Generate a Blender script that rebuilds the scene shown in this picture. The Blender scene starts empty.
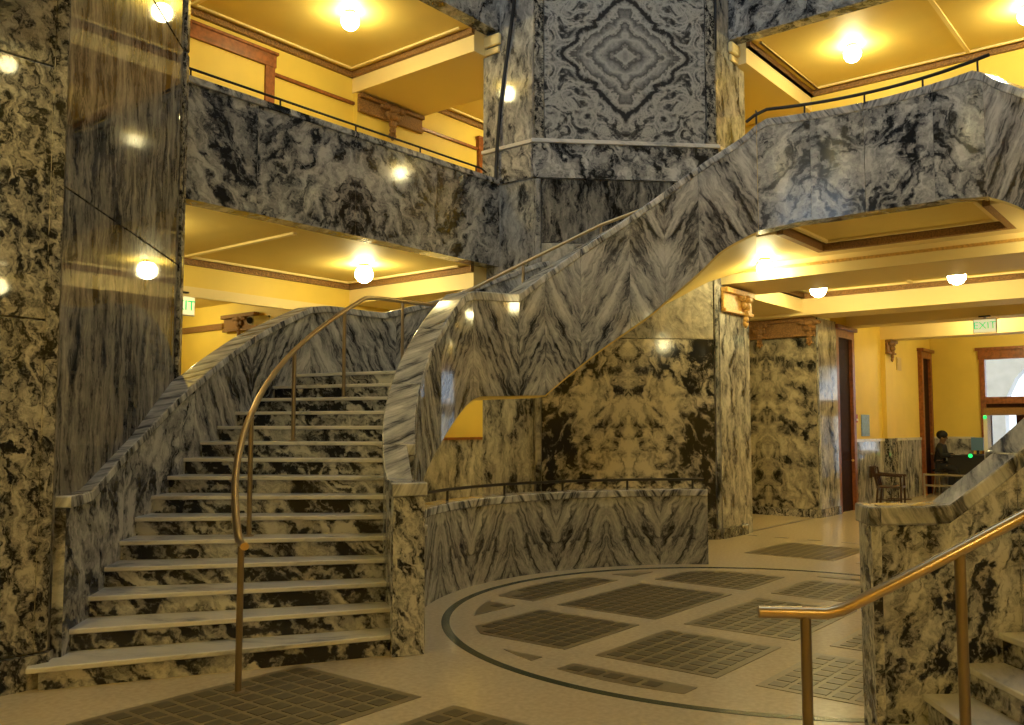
import bpy, bmesh, math, random
from math import sin, cos, pi, radians, hypot, atan2
from mathutils import Vector, Matrix
random.seed(7)
S = bpy.context.scene
COL = S.collection
# ------------------------------------------------------------------ camera
F_PX, HOR, EYE = 900.0, 428.0, 1.65
cam = bpy.data.cameras.new('camera'); camo = bpy.data.objects.new('camera', cam); COL.objects.link(camo)
cam.sensor_width = 36.0; cam.sensor_fit = 'HORIZONTAL'; cam.lens = F_PX/1024*36.0
cam.clip_start = .05; cam.clip_end = 300
camo.location = (0, 0, EYE)
camo.rotation_euler = (pi/2 + math.atan((HOR-362.5)/F_PX), 0, 0)
S.camera = camo
# ------------------------------------------------------------------ view, world, skylight
S.view_settings.view_transform = 'Standard'; S.view_settings.look = 'None'
S.view_settings.gamma = 1; S.view_settings.use_curve_mapping = False
S.view_settings.exposure = 0.0
LAMP = 105.0          # emission of every glass globe
wld = bpy.data.worlds.new('world'); S.world = wld; wld.use_nodes = True
wn = wld.node_tree.nodes; wn['Background'].inputs[0].default_value = (.80, .90, 1, 1); wn['Background'].inputs[1].default_value = 2.6
# the hall's frame: u runs along the floor grid away to the right, v away to the left
CX, CY, TH = 2.225, 8.01, radians(51.2)
AX, AY = cos(TH), sin(TH)
def W(u, v, z=0): return Vector((CX+u*AX-v*AY, CY+u*AY+v*AX, z))
sky = bpy.data.lights.new('skylight', 'AREA'); sky.shape = 'DISK'; sky.size = 5.2; sky.energy = 170; sky.color = (.64, .82, 1)
skyo = bpy.data.objects.new('skylight', sky); COL.objects.link(skyo); skyo.location = W(0, 0, 13.2)

day = bpy.data.lights.new('window_daylight', 'AREA'); day.shape = 'RECTANGLE'; day.size = 5.0; day.size_y = 2.6; day.energy = 250; day.color = (.70, .85, 1)
dayo = bpy.data.objects.new('window_daylight', day); COL.objects.link(dayo); dayo.location = W(-8.66, 0, 6.25); dayo.rotation_euler = (pi/2, 0, TH-pi/2)

# ------------------------------------------------------------------ materials
MATS = {}
def newmat(n):
    m = bpy.data.materials.new(n); m.use_nodes = True; MATS[n] = m
    nt = m.node_tree; b = nt.nodes['Principled BSDF']; return m, nt, b
def nd(nt, t, **k):
    n = nt.nodes.new(t)
    for a, v in k.items(): setattr(n, a, v)
    return n
def ramp(nt, stops, interp='LINEAR'):
    r = nd(nt, 'ShaderNodeValToRGB'); r.color_ramp.interpolation = interp
    e = r.color_ramp.elements
    while len(e) < len(stops): e.new(.5)
    for i, (p, c) in enumerate(stops): e[i].position = p; e[i].color = (*c, 1) if len(c) == 3 else c
    return r
def math_(nt, op, a, b=None):
    m = nd(nt, 'ShaderNodeMath', operation=op)
    for i, x in enumerate((a, b)):
        if x is None: continue
        if hasattr(x, 'links'): nt.links.new(x, m.inputs[i])
        else: m.inputs[i].default_value = x
    return m.outputs[0]
def plain(n, c, rough=.5, metal=0, noise=0, nscale=8, bump=0, spec=.5):
    m, nt, b = newmat(n)
    b.inputs['Base Color'].default_value = (*c, 1); b.inputs['Roughness'].default_value = rough
    b.inputs['Metallic'].default_value = metal; b.inputs['Specular IOR Level'].default_value = spec
    if noise or bump:
        tc = nd(nt, 'ShaderNodeTexCoord'); nz = nd(nt, 'ShaderNodeTexNoise'); nz.inputs['Scale'].default_value = nscale; nz.inputs['Detail'].default_value = 6
        nt.links.new(tc.outputs['Object'], nz.inputs['Vector'])
        if noise:
            r = ramp(nt, [(.3, tuple(x*(1-noise) for x in c)), (.7, tuple(min(1, x*(1+noise)) for x in c))])
            nt.links.new(nz.outputs[0], r.inputs[0]); nt.links.new(r.outputs[0], b.inputs['Base Color'])
        if bump:
            bp = nd(nt, 'ShaderNodeBump'); bp.inputs['Strength'].default_value = bump; bp.inputs['Distance'].default_value = .02
            nt.links.new(nz.outputs[0], bp.inputs['Height']); nt.links.new(bp.outputs[0], b.inputs['Normal'])
    return m
def marble(n, stops, scale=1.0, angle=0, stretch=1.0, mx=0, my=0, warp=.35, rough=.08, spec=.4, seed=0., amp=.12, freq=26., bscale=.8, grain=.68, off=(0, 0), blotch=.0, fine=.45, bls=1.3, core=0):
    """polished slab: UVs are metres on the slab; |x|, |y| give the book match"""
    m, nt, b = newmat(n); L = nt.links.new
    uv = nd(nt, 'ShaderNodeUVMap'); sp = nd(nt, 'ShaderNodeSeparateXYZ'); L(uv.outputs[0], sp.inputs[0])
    x, y = sp.outputs[0], sp.outputs[1]
    if mx: x = math_(nt, 'ABSOLUTE', x)
    if my: y = math_(nt, 'ABSOLUTE', y)
    cb = nd(nt, 'ShaderNodeCombineXYZ'); L(math_(nt, 'ADD', x, off[0]), cb.inputs[0]); L(math_(nt, 'ADD', y, off[1]), cb.inputs[1]); cb.inputs[2].default_value = seed
    def noise(vec, sc, det, rg=.5, dist=0):
        z = nd(nt, 'ShaderNodeTexNoise'); z.inputs['Scale'].default_value = sc; z.inputs['Detail'].default_value = det; z.inputs['Roughness'].default_value = rg; z.inputs['Distortion'].default_value = dist
        L(vec, z.inputs['Vector']); return z
    wz = noise(cb.outputs[0], scale*1.3, 5, .55)
    sb = nd(nt, 'ShaderNodeVectorMath', operation='SUBTRACT'); L(wz.outputs['Color'], sb.inputs[0]); sb.inputs[1].default_value = (.5, .5, .5)
    sc = nd(nt, 'ShaderNodeVectorMath', operation='SCALE'); L(sb.outputs[0], sc.inputs[0]); sc.inputs['Scale'].default_value = warp
    ad = nd(nt, 'ShaderNodeVectorMath', operation='ADD'); L(cb.outputs[0], ad.inputs[0]); L(sc.outputs[0], ad.inputs[1])
    mp = nd(nt, 'ShaderNodeMapping'); mp.vector_type = 'TEXTURE'; mp.inputs['Rotation'].default_value = (0, 0, radians(angle)); mp.inputs['Scale'].default_value = (1, stretch, 1)
    L(ad.outputs[0], mp.inputs[0]); p = mp.outputs[0]
    n1 = noise(p, scale*2.6, 9, grain, .5)                        # streaks drawn out along the bedding
    n2 = noise(p, scale*bscale, 3, .45, .7)                       # slow folds
    n4 = noise(p, scale*8, 5, .6, .8)                             # veinlets
    n3 = noise(cb.outputs[0], bls, 2, .5, .8)                     # pale and dark clouds
    def term(o, k): return math_(nt, 'MULTIPLY', math_(nt, 'SUBTRACT', o, .5), k)
    v = math_(nt, 'ADD', term(n1.outputs[0], 1.7), math_(nt, 'MULTIPLY', math_(nt, 'SINE', math_(nt, 'MULTIPLY', n2.outputs[0], freq)), amp))
    v = math_(nt, 'ADD', v, term(n4.outputs[0], fine)); v = math_(nt, 'ADD', v, term(n3.outputs[0], blotch)); v = math_(nt, 'ADD', v, .5)
    if core: v = math_(nt, 'ADD', v, math_(nt, 'MULTIPLY', math_(nt, 'SUBTRACT', .6, x), core))
    r = ramp(nt, stops); L(v, r.inputs[0]); L(r.outputs[0], b.inputs['Base Color'])
    b.inputs['Roughness'].default_value = rough; b.inputs['Specular IOR Level'].default_value = spec
    return m
LT, MD, DK, BK = (.50, .49, .47), (.27, .268, .265), (.095, .097, .105), (.016, .017, .020)
def st(c=.5, w=.3, k=1.0, t=(1, 1, 1)):      # black - grey - pale, centred on c
    s = lambda q: tuple(x*k*y for x, y in zip(q, t))
    return [(c-w*.85, s(BK)), (c-w*.45, s(DK)), (c-w*.05, s(MD)), (c+w*.35, s((.37, .365, .35))), (c+w*.75, s(LT)), (c+w*1.3, s((.62, .61, .58)))]
marble('marble_swirl', st(.49, .25, .95), 2.3, 35, 2.8, warp=.62, seed=1.3, rough=.17, spec=.25, amp=.07, freq=40, bscale=.7, blotch=.5, grain=.6)
marble('marble_gallery', st(.50, .25, .80), 2.2, 40, 3.2, warp=.66, seed=4.1, amp=.07, freq=40, bscale=.7, blotch=.5, grain=.6)
marble('marble_streak', st(.495, .27, .98), 3.3, 30, 9., warp=.16, seed=2.2, amp=.06, freq=36, blotch=.5, grain=.66)
marble('marble_cap', st(.46, .28, 1.25), 3.0, 30, 10., warp=.06, seed=9, amp=.08, freq=36, rough=.15)
marble('marble_riser', st(.52, .22, .95), 3.3, -55, 2.8, warp=.4, seed=6.6, amp=.16, freq=34, bscale=.7, blotch=.4, rough=.15, grain=.6)
marble('marble_pier_low', st(.49, .23, 1.05, (1, .96, .84)), 2.4, 20, 1.8, mx=1, warp=.42, seed=3.35, amp=.13, freq=34, bscale=.8, blotch=1.15, off=(3.3, 1.2), grain=.64, bls=1.8, core=.28)
marble('marble_pier_far', st(.46, .34, .85, (1, .92, .72)), 2.2, 20, 1.8, mx=1, warp=.42, seed=8.3, amp=.10, freq=34, bscale=.8, blotch=.8, grain=.62, bls=1.8)
marble('marble_pale', st(.40, .34, 1.1, (1, .96, .84)), 1.8, 20, 2.2, mx=1, warp=.4, seed=18.3, amp=.06, freq=34, blotch=.4)
marble('marble_pier_plain', st(.46, .28, .95), 2.3, 0, 3.2, warp=.3, seed=7.7, amp=.06, freq=36, blotch=.3)
marble('marble_vertical', st(.52, .30, .62, (1, .95, .86)), 3.2, 0, 6.5, warp=.2, seed=12.2, amp=.05, freq=36, blotch=.5, rough=.035, spec=.13)
marble('marble_mottled', st(.52, .24, .80, (1, .95, .84)), 5.4, 8, 3.0, warp=.3, seed=15, amp=.08, freq=36, blotch=.4, rough=.035, grain=.62, spec=.18)
marble('marble_dapple', st(.46, .2, 1.05), 6.2, -20, 2.6, warp=.18, seed=21.5, amp=.06, freq=36, blotch=.2, rough=.1, grain=.6)
marble('marble_tread', [(.25, (.32, .33, .34)), (.38, (.60, .58, .54)), (.5, (.76, .73, .67)), (.62, (.70, .68, .64)), (.75, (.55, .54, .52))], 1.0, 70, 3, warp=.3, seed=5, amp=.02, fine=.1, rough=.22)
marble('marble_wainscot', st(.44, .3, 1.15), 1.6, 0, 3, warp=.4, seed=31, amp=.06, freq=36, blotch=.4, rough=.08)
def diamond_marble():
    m, nt, b = newmat('marble_diamond'); L = nt.links.new
    uv = nd(nt, 'ShaderNodeUVMap'); sp = nd(nt, 'ShaderNodeSeparateXYZ'); L(uv.outputs[0], sp.inputs[0])
    x = math_(nt, 'ABSOLUTE', sp.outputs[0]); y = math_(nt, 'ABSOLUTE', sp.outputs[1])
    cb = nd(nt, 'ShaderNodeCombineXYZ'); L(x, cb.inputs[0]); L(y, cb.inputs[1]); cb.inputs[2].default_value = 2.7
    a = nd(nt, 'ShaderNodeTexNoise'); a.inputs['Scale'].default_value = 2.2; a.inputs['Detail'].default_value = 8; a.inputs['Distortion'].default_value = .9; L(cb.outputs[0], a.inputs['Vector'])
    c = nd(nt, 'ShaderNodeTexNoise'); c.inputs['Scale'].default_value = 3.6; c.inputs['Detail'].default_value = 8; c.inputs['Distortion'].default_value = 1.8; L(cb.outputs[0], c.inputs['Vector'])
    e = nd(nt, 'ShaderNodeTexNoise'); e.inputs['Scale'].default_value = 15; e.inputs['Detail'].default_value = 6; e.inputs['Distortion'].default_value = 1.2; L(cb.outputs[0], e.inputs['Vector'])
    ev = math_(nt, 'SUBTRACT', e.outputs[0], .5)
    d = math_(nt, 'ADD', math_(nt, 'DIVIDE', x, 1.30), math_(nt, 'DIVIDE', y, 1.24))
    d = math_(nt, 'ADD', d, math_(nt, 'MULTIPLY', math_(nt, 'SUBTRACT', a.outputs[0], .5), .34))
    d = math_(nt, 'ADD', d, math_(nt, 'MULTIPLY', math_(nt, 'SUBTRACT', c.outputs[0], .5), .24))
    d = math_(nt, 'ADD', d, math_(nt, 'MULTIPLY', ev, .12)); cv = math_(nt, 'ADD', c.outputs[0], math_(nt, 'MULTIPLY', ev, .30))
    l, mi, dk, bk = (.46, .45, .42), (.25, .25, .245), (.10, .10, .10), (.035, .036, .04)
    r1 = ramp(nt, [(0, mi), (.10, l), (.16, dk), (.22, mi), (.30, l), (.36, mi), (.42, dk), (.47, l), (.54, mi), (.60, dk), (.64, l), (.69, mi), (.72, bk), (.79, bk), (.82, mi), (.86, l)]); L(d, r1.inputs[0])
    r2 = ramp(nt, [(.35, bk), (.42, dk), (.47, mi), (.54, l), (.66, mi), (.72, dk)]); L(cv, r2.inputs[0])
    mx_ = nd(nt, 'ShaderNodeMix', data_type='RGBA')
    st_ = ramp(nt, [(.80, (0, 0, 0)), (.90, (1, 1, 1))]); L(d, st_.inputs[0])
    L(st_.outputs[0], mx_.inputs[0]); L(r1.outputs[0], mx_.inputs[6]); L(r2.outputs[0], mx_.inputs[7])
    L(mx_.outputs[2], b.inputs['Base Color']); b.inputs['Roughness'].default_value = .09
diamond_marble()
plain('wall_yellow', (.84, .63, .12), .55, noise=.04, nscale=2)
plain('ceiling_cream', (.72, .55, .16), .6, noise=.03, nscale=2)
plain('beam_cream', (.86, .70, .34), .55)
plain('wood', (.26, .085, .028), .35, noise=.35, nscale=14)
plain('wood_dark', (.03, .010, .006), .6, noise=.3, nscale=10, spec=.08)
plain('chair_wood', (.05, .02, .012), .3, noise=.3, nscale=10)
plain('gilt', (.62, .36, .09), .45, noise=.3, nscale=30, bump=.4)
plain('ornament', (.27, .14, .045), .55, noise=.55, nscale=55, bump=.9)
plain('brass', (.66, .49, .26), .3, 1, noise=.1, nscale=6)
plain('bronze', (.30, .235, .155), .45, .8, noise=.12, nscale=6)
plain('iron', (.02, .02, .022), .45, .3)
plain('terrazzo', (.60, .50, .345), .22, noise=.10, nscale=26)
plain('terrazzo_band', (.64, .54, .38), .22, noise=.10, nscale=30)
plain('panel_brown', (.22, .178, .10), .35, noise=.12, nscale=20)
plain('tile_brown', (.09, .074, .042), .32, noise=.2, nscale=9)
plain('grout', (.25, .19, .11), .5)
plain('green_inlay', (.03, .05, .03), .25)
plain('dark_line', (.12, .09, .05), .3)
plain('black_plastic', (.012, .012, .013), .4)
plain('dark_cloth', (.015, .016, .02), .85)
plain('skin', (.16, .09, .055), .5)
plain('hair', (.008, .007, .006), .7)
plain('paper_white', (.8, .8, .78), .6)
plain('steel', (.5, .5, .5), .3, 1)
plain('red_plastic', (.5, .03, .02), .4)
plain('poster_blue', (.24, .40, .80), .5, noise=.2, nscale=20)
plain('screen_blue', (.10, .22, .42), .3)
plain('stone_outside', (.62, .62, .62), .8, noise=.1, nscale=3)
plain('vent_cream', (.7, .52, .18), .5)
plain('socket', (.55, .42, .2), .4, .6)
def emit(n, c, s):
    m, nt, b = newmat(n); b.inputs['Base Color'].default_value = (*c, 1)
    b.inputs['Emission Color'].default_value = (*c, 1); b.inputs['Emission Strength'].default_value = s
emit('globe_glass', (1, .85, .41), LAMP)
emit('exit_green', (.0, .55, .2), .7)
emit('exit_face', (.95, .88, .5), .7)
emit('led_green', (.02, 1, .2), 1.2)
m, nt, b = newmat('glass'); b.inputs['Transmission Weight'].default_value = 1; b.inputs['Roughness'].default_value = 0; b.inputs['IOR'].default_value = 1.02

# ------------------------------------------------------------------ mesh helpers (all coordinates are u, v, z of the hall)
def facing_uv(co, n):
    if abs(n.z) > .75: return (co.x, co.y)
    t = Vector((-n.y, n.x)); l = t.length or 1; t /= l
    if abs(n.z) > .02: return (co.x*t.x+co.y*t.y, co.z)
    return (co.x*t.x+co.y*t.y, co.z)
class MB:
    def __init__(s): s.v = []; s.f = []; s.uv = {}
    def add(s, vs, fs, uvs=None):
        o = len(s.v); s.v += [tuple(x) for x in vs]
        for i, f in enumerate(fs):
            if uvs and uvs[i]: s.uv[len(s.f)] = uvs[i]
            s.f.append(tuple(o+k for k in f))
        return s
    def box(s, u0, u1, v0, v1, z0, z1):
        u0, u1 = min(u0, u1), max(u0, u1); v0, v1 = min(v0, v1), max(v0, v1)
        P = [(u0,v0,z0),(u1,v0,z0),(u1,v1,z0),(u0,v1,z0),(u0,v0,z1),(u1,v0,z1),(u1,v1,z1),(u0,v1,z1)]
        return s.add(P, [(3,2,1,0),(4,5,6,7),(0,1,5,4),(1,2,6,5),(2,3,7,6),(3,0,4,7)])
    def prism(s, poly, z0, z1):
        a = sum(poly[i][0]*poly[(i+1) % len(poly)][1]-poly[(i+1) % len(poly)][0]*poly[i][1] for i in range(len(poly)))
        if a < 0: poly = poly[::-1]
        n = len(poly); P = [(x, y, z0) for x, y in poly]+[(x, y, z1) for x, y in poly]
        return s.add(P, [tuple(range(n))[::-1], tuple(range(n, 2*n))]+[(i, (i+1) % n, n+(i+1) % n, n+i) for i in range(n)])
    def arc(s, phis, r0, r1, zb, zt, flip=1, uvo=(0, 0), capuv=False):
        """solid swept over the angles phis (degrees); r0, r1, zb, zt are functions of the angle"""
        n = len(phis); P = []; q = []
        acc = 0; ref = None
        for i, p in enumerate(phis):
            a = radians(p)
            ri, ro, b, t = r0(p), r1(p), zb(p), zt(p)
            P += [(ri*cos(a), ri*sin(a), b), (ri*cos(a), ri*sin(a), t), (ro*cos(a), ro*sin(a), t), (ro*cos(a), ro*sin(a), b)]
            if i: acc += abs(radians(phis[i]-phis[i-1]))*ri
            q.append(acc)
        mid = q[-1]/2
        fs = []; us = []
        up = phis[-1] > phis[0]
        def qd(f, u): fs.append(f if not up else f[::-1]); us.append(u if not up else u[::-1])
        for i in range(n-1):
            o, k = 4*i, 4*i+4; xa, xb = (q[i]-mid)*flip+uvo[0], (q[i+1]-mid)*flip+uvo[0]
            w = r1(phis[i])-r0(phis[i]); y = lambda j: P[j][2]+uvo[1]
            qd((o, o+1, k+1, k), [(xa, y(o)), (xa, y(o+1)), (xb, y(k+1)), (xb, y(k))])
            qd((o+1, o+2, k+2, k+1), [(xa, 0), (xa, w), (xb, w), (xb, 0)])
            qd((o+2, o+3, k+3, k+2), [(xa, y(o+2)), (xa, y(o+3)), (xb, y(k+3)), (xb, y(k+2))])
            qd((o+3, o, k, k+3), [(xa, w), (xa, 0), (xb, 0), (xb, w)])
        e = 4*(n-1)
        for f in ((3, 2, 1, 0), (e, e+1, e+2, e+3)):
            fs.append(f if not up else f[::-1]); us.append(None)
        return s.add(P, fs, us)
    def tube(s, path, r, n=8, rz=None):
        path = [Vector(p) for p in path]; P = []; m = len(path)
        for i, p in enumerate(path):
            d = (path[min(i+1, m-1)]-path[max(i-1, 0)]).normalized()
            up = Vector((0, 0, 1)) if abs(d.z) < .95 else Vector((1, 0, 0))
            a = d.cross(up).normalized(); c = a.cross(d).normalized()
            for k in range(n):
                t = 2*pi*k/n+pi/n; P.append(p+a*r*cos(t)+c*(rz or r)*sin(t))
        fs = [(i*n+k, i*n+(k+1) % n, (i+1)*n+(k+1) % n, (i+1)*n+k) for i in range(m-1) for k in range(n)]
        fs += [tuple(range(n))[::-1], tuple(range((m-1)*n, m*n))]
        return s.add(P, fs)
    def lathe(s, prof, c, n=20):
        P = [(c[0]+r*cos(2*pi*k/n), c[1]+r*sin(2*pi*k/n), c[2]+z) for r, z in prof for k in range(n)]
        m = len(prof)
        fs = [(i*n+k, i*n+(k+1) % n, (i+1)*n+(k+1) % n, (i+1)*n+k) for i in range(m-1) for k in range(n)]
        fs += [tuple(range(n))[::-1], tuple(range((m-1)*n, m*n))]
        return s.add(P, fs)
    def ball(s, c, rx, ry=None, rz=None, n=12, m=8):
        ry = ry or rx; rz = rz or rx
        pr = [(sin(pi*i/m), -cos(pi*i/m)) for i in range(m+1)]
        P = [(c[0]+rx*a*cos(2*pi*k/n), c[1]+ry*a*sin(2*pi*k/n), c[2]+rz*h) for a, h in pr[1:-1] for k in range(n)]
        P += [(c[0], c[1], c[2]-rz), (c[0], c[1], c[2]+rz)]; q = len(P)
        fs = [(i*n+k, i*n+(k+1) % n, (i+1)*n+(k+1) % n, (i+1)*n+k) for i in range(m-2) for k in range(n)]
        fs += [(q-2, (k+1) % n, k) for k in range(n)]+[((m-2)*n+k, (m-2)*n+(k+1) % n, q-1) for k in range(n)]
        return s.add(P, fs)
def mesh(name, mb, mat, base=(0, 0, 0), uvo=(0, 0), flip=1, smooth=None):
    me = bpy.data.meshes.new(name)
    me.from_pydata([(x-base[0], y-base[1], z-base[2]) for x, y, z in mb.v], [], mb.f)
    me.materials.append(MATS[mat]); me.update()
    ul = me.uv_layers.new(name='UVMap').data
    bv = Vector(base)
    for p in me.polygons:
        pre = mb.uv.get(p.index)
        for k, li in enumerate(p.loop_indices):
            if pre: ul[li].uv = pre[k]
            else:
                x, y = facing_uv(me.vertices[me.loops[li].vertex_index].co+bv, p.normal)
                ul[li].uv = ((x-uvo[0])*flip, y-uvo[1])
    if smooth is not None:
        me.polygons.foreach_set('use_smooth', [True]*len(me.polygons)); me.set_sharp_from_angle(angle=radians(smooth))
    return me
def tag(o, label=None, cat=None, group=None, kind=None):
    for k, x in (('label', label), ('category', cat), ('group', group), ('kind', kind)):
        if x: o[k] = x
    return o
def place(o, base): o.location = W(*base); o.rotation_euler = (0, 0, TH)
def thing(name, label, cat, base, group=None, kind=None):
    o = bpy.data.objects.new(name, None); COL.objects.link(o); place(o, base); o.empty_display_size = .2
    tag(o, label, cat, group, kind); o['_b'] = list(base); return o
def solo(name, mb, mat, label=None, cat=None, base=(0, 0, 0), group=None, kind=None, bevel=0, **k):
    o = bpy.data.objects.new(name, mesh(name, mb, mat, base, **k)); COL.objects.link(o); place(o, base)
    tag(o, label, cat, group, kind); o['_b'] = list(base)
    if bevel: bev(o, bevel)
    return o
def struct(name, mb, mat, label, cat, base=(0, 0, 0), **k): return solo(name, mb, mat, label, cat, base, kind='structure', **k)
def bev(o, w, seg=2):
    b = o.modifiers.new('bevel', 'BEVEL'); b.width = w; b.segments = seg; b.limit_method = 'ANGLE'; b.angle_limit = radians(40)
def part(par, name, mb, mat, label=None, bevel=0, kind=None, **k):
    p = par; base = par['_b']
    o = bpy.data.objects.new(name, mesh(name, mb, mat, base, **k)); COL.objects.link(o); o.parent = par; o['_b'] = list(base)
    tag(o, label, kind=kind)
    if bevel: bev(o, bevel)
    return o
def interp(tab):
    tab = sorted(tab)
    def f(x):
        if x <= tab[0][0]: return tab[0][1]
        for (a, b), (c, d) in zip(tab, tab[1:]):
            if x <= c: return b+(d-b)*(x-a)/(c-a)
        return tab[-1][1]
    return f
def lin(a, b, n): return [a+(b-a)*i/n for i in range(n+1)]
D0 = degrees0 = 51.2            # world angle of +u
def P2(r, a): return (r*cos(radians(a)), r*sin(radians(a)))

# ================================================================== FLOOR
fl = struct('floor', MB().box(-14, 20, -14, 16, -.2, 0), 'terrazzo', 'beige terrazzo floor with dark panels and a round inlay', 'floor')
def ringmesh(r0, r1, z0, z1, n=128, a0=0, a1=360):
    mb = MB(); mb.arc(lin(a0, a1, n), lambda p: r0, lambda p: r1, lambda p: z0, lambda p: z1); return mb
part(fl, 'green_ring_inlay', ringmesh(2.765, 2.835, -.01, .003), 'green_inlay', 'dark green ring let into the floor')
def clip_circle(poly, R):
    n = 72
    for i in range(n):
        a, b = P2(R, 360*i/n), P2(R, 360*(i+1)/n); out = []
        ins = lambda p: (b[0]-a[0])*(p[1]-a[1])-(b[1]-a[1])*(p[0]-a[0]) >= 0
        for j in range(len(poly)):
            p, q = poly[j-1], poly[j]
            ip, iq = ins(p), ins(q)
            if ip != iq:
                d1 = (b[0]-a[0])*(p[1]-a[1])-(b[1]-a[1])*(p[0]-a[0]); d2 = (b[0]-a[0])*(q[1]-a[1])-(b[1]-a[1])*(q[0]-a[0])
                t = d1/(d1-d2); out.append((p[0]+(q[0]-p[0])*t, p[1]+(q[1]-p[1])*t))
            if iq: out.append(q)
        poly = out
        if not poly: return []
    return poly
RC = 2.56
PIT, SQ = .135, .102
sq_me = None
panels = []
us = [(-2.56, -2.33), (-2.05, -.98), (-.70, .80), (1.12, 2.14), (2.40, 2.56)]
vs = [(-2.56, -2.13), (-1.84, -.80), (-.53, .43), (.70, 1.75), (2.03, 2.56)]
for (a, b) in us:
    for (c, d) in vs: panels.append((a, b, c, d, True))
for (a, b) in ((-5.18, -3.57), (-6.95, -5.42), (3.7, 5.1)):
    for (c, d) in ((.70, 1.88), (-.53, .43), (-1.9, -.8)): panels.append((a, b, c, d, False))
tiles = []
CAMU, CAMV = -7.64, -3.28
for (a, b, c, d, circ) in panels:
    poly = [(a, c), (b, c), (b, d), (a, d)]
    if circ: poly = clip_circle(poly, RC)
    if len(poly) < 3: continue
    ar = abs(sum(poly[i-1][0]*poly[i][1]-poly[i][0]*poly[i-1][1] for i in range(len(poly))))/2
    if ar < .02: continue
    pn = part(fl, 'floor_panel', MB().prism(poly, -.01, .004), 'panel_brown')
    pc = []
    nu, nv = max(1, round((b-a-.10)/PIT)), max(1, round((d-c-.10)/PIT))
    pu, pv = (b-a-.08)/nu, (d-c-.08)/nv
    for i in range(nu):
        for j in range(nv):
            x, y = a+.04+pu*(i+.5), c+.04+pv*(j+.5)
            if circ and hypot(abs(x)+SQ*.55, abs(y)+SQ*.55) > RC-.02: continue
            if a > 3: continue          # the far panel only shows long strips
            pc.append((x, y)); tiles.append((hypot(x-CAMU, y-CAMV), x, y, pn, pu, pv))
    if a > 3:
        for j in range(8):
            y = c+.05+(d-c-.1)*(j+.5)/8; part(pn, 'floor_strip', MB().box(a+.05, b-.05, y-.04, y+.04, .003, .006), 'tile_brown')
tiles.sort(key=lambda t: t[0])
def seen(t):
    w = W(t[1], t[2]); return w.y > .5 and -20 < 512+900*w.x/w.y < 1040 and 428+1485/w.y < 740
sq_me = mesh('floor_tile', MB().box(-SQ/2, SQ/2, -SQ/2, SQ/2, 0, .004), 'tile_brown')
vis = [t for t in tiles if seen(t)]; one = set(id(t) for t in vis[:300])
rest = MB()
for t in tiles:
    if id(t) in one:
        o = bpy.data.objects.new('floor_tile', sq_me); COL.objects.link(o); o.parent = t[3]; o.location = (t[1], t[2], .003)
    else: rest.box(t[1]-SQ/2, t[1]+SQ/2, t[2]-SQ/2, t[2]+SQ/2, .003, .007)
part(fl, 'far_floor_tiles', rest, 'tile_brown', kind='stuff')
part(fl, 'border_line', MB().box(5.9, 9.3, 2.83, 2.87, -.01, .003), 'dark_line')
for i in range(9): part(fl, 'border_dash', MB().box(5.60, 5.65, 2.55-.5*i, 2.75-.5*i, -.01, .003), 'dark_line')

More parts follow.
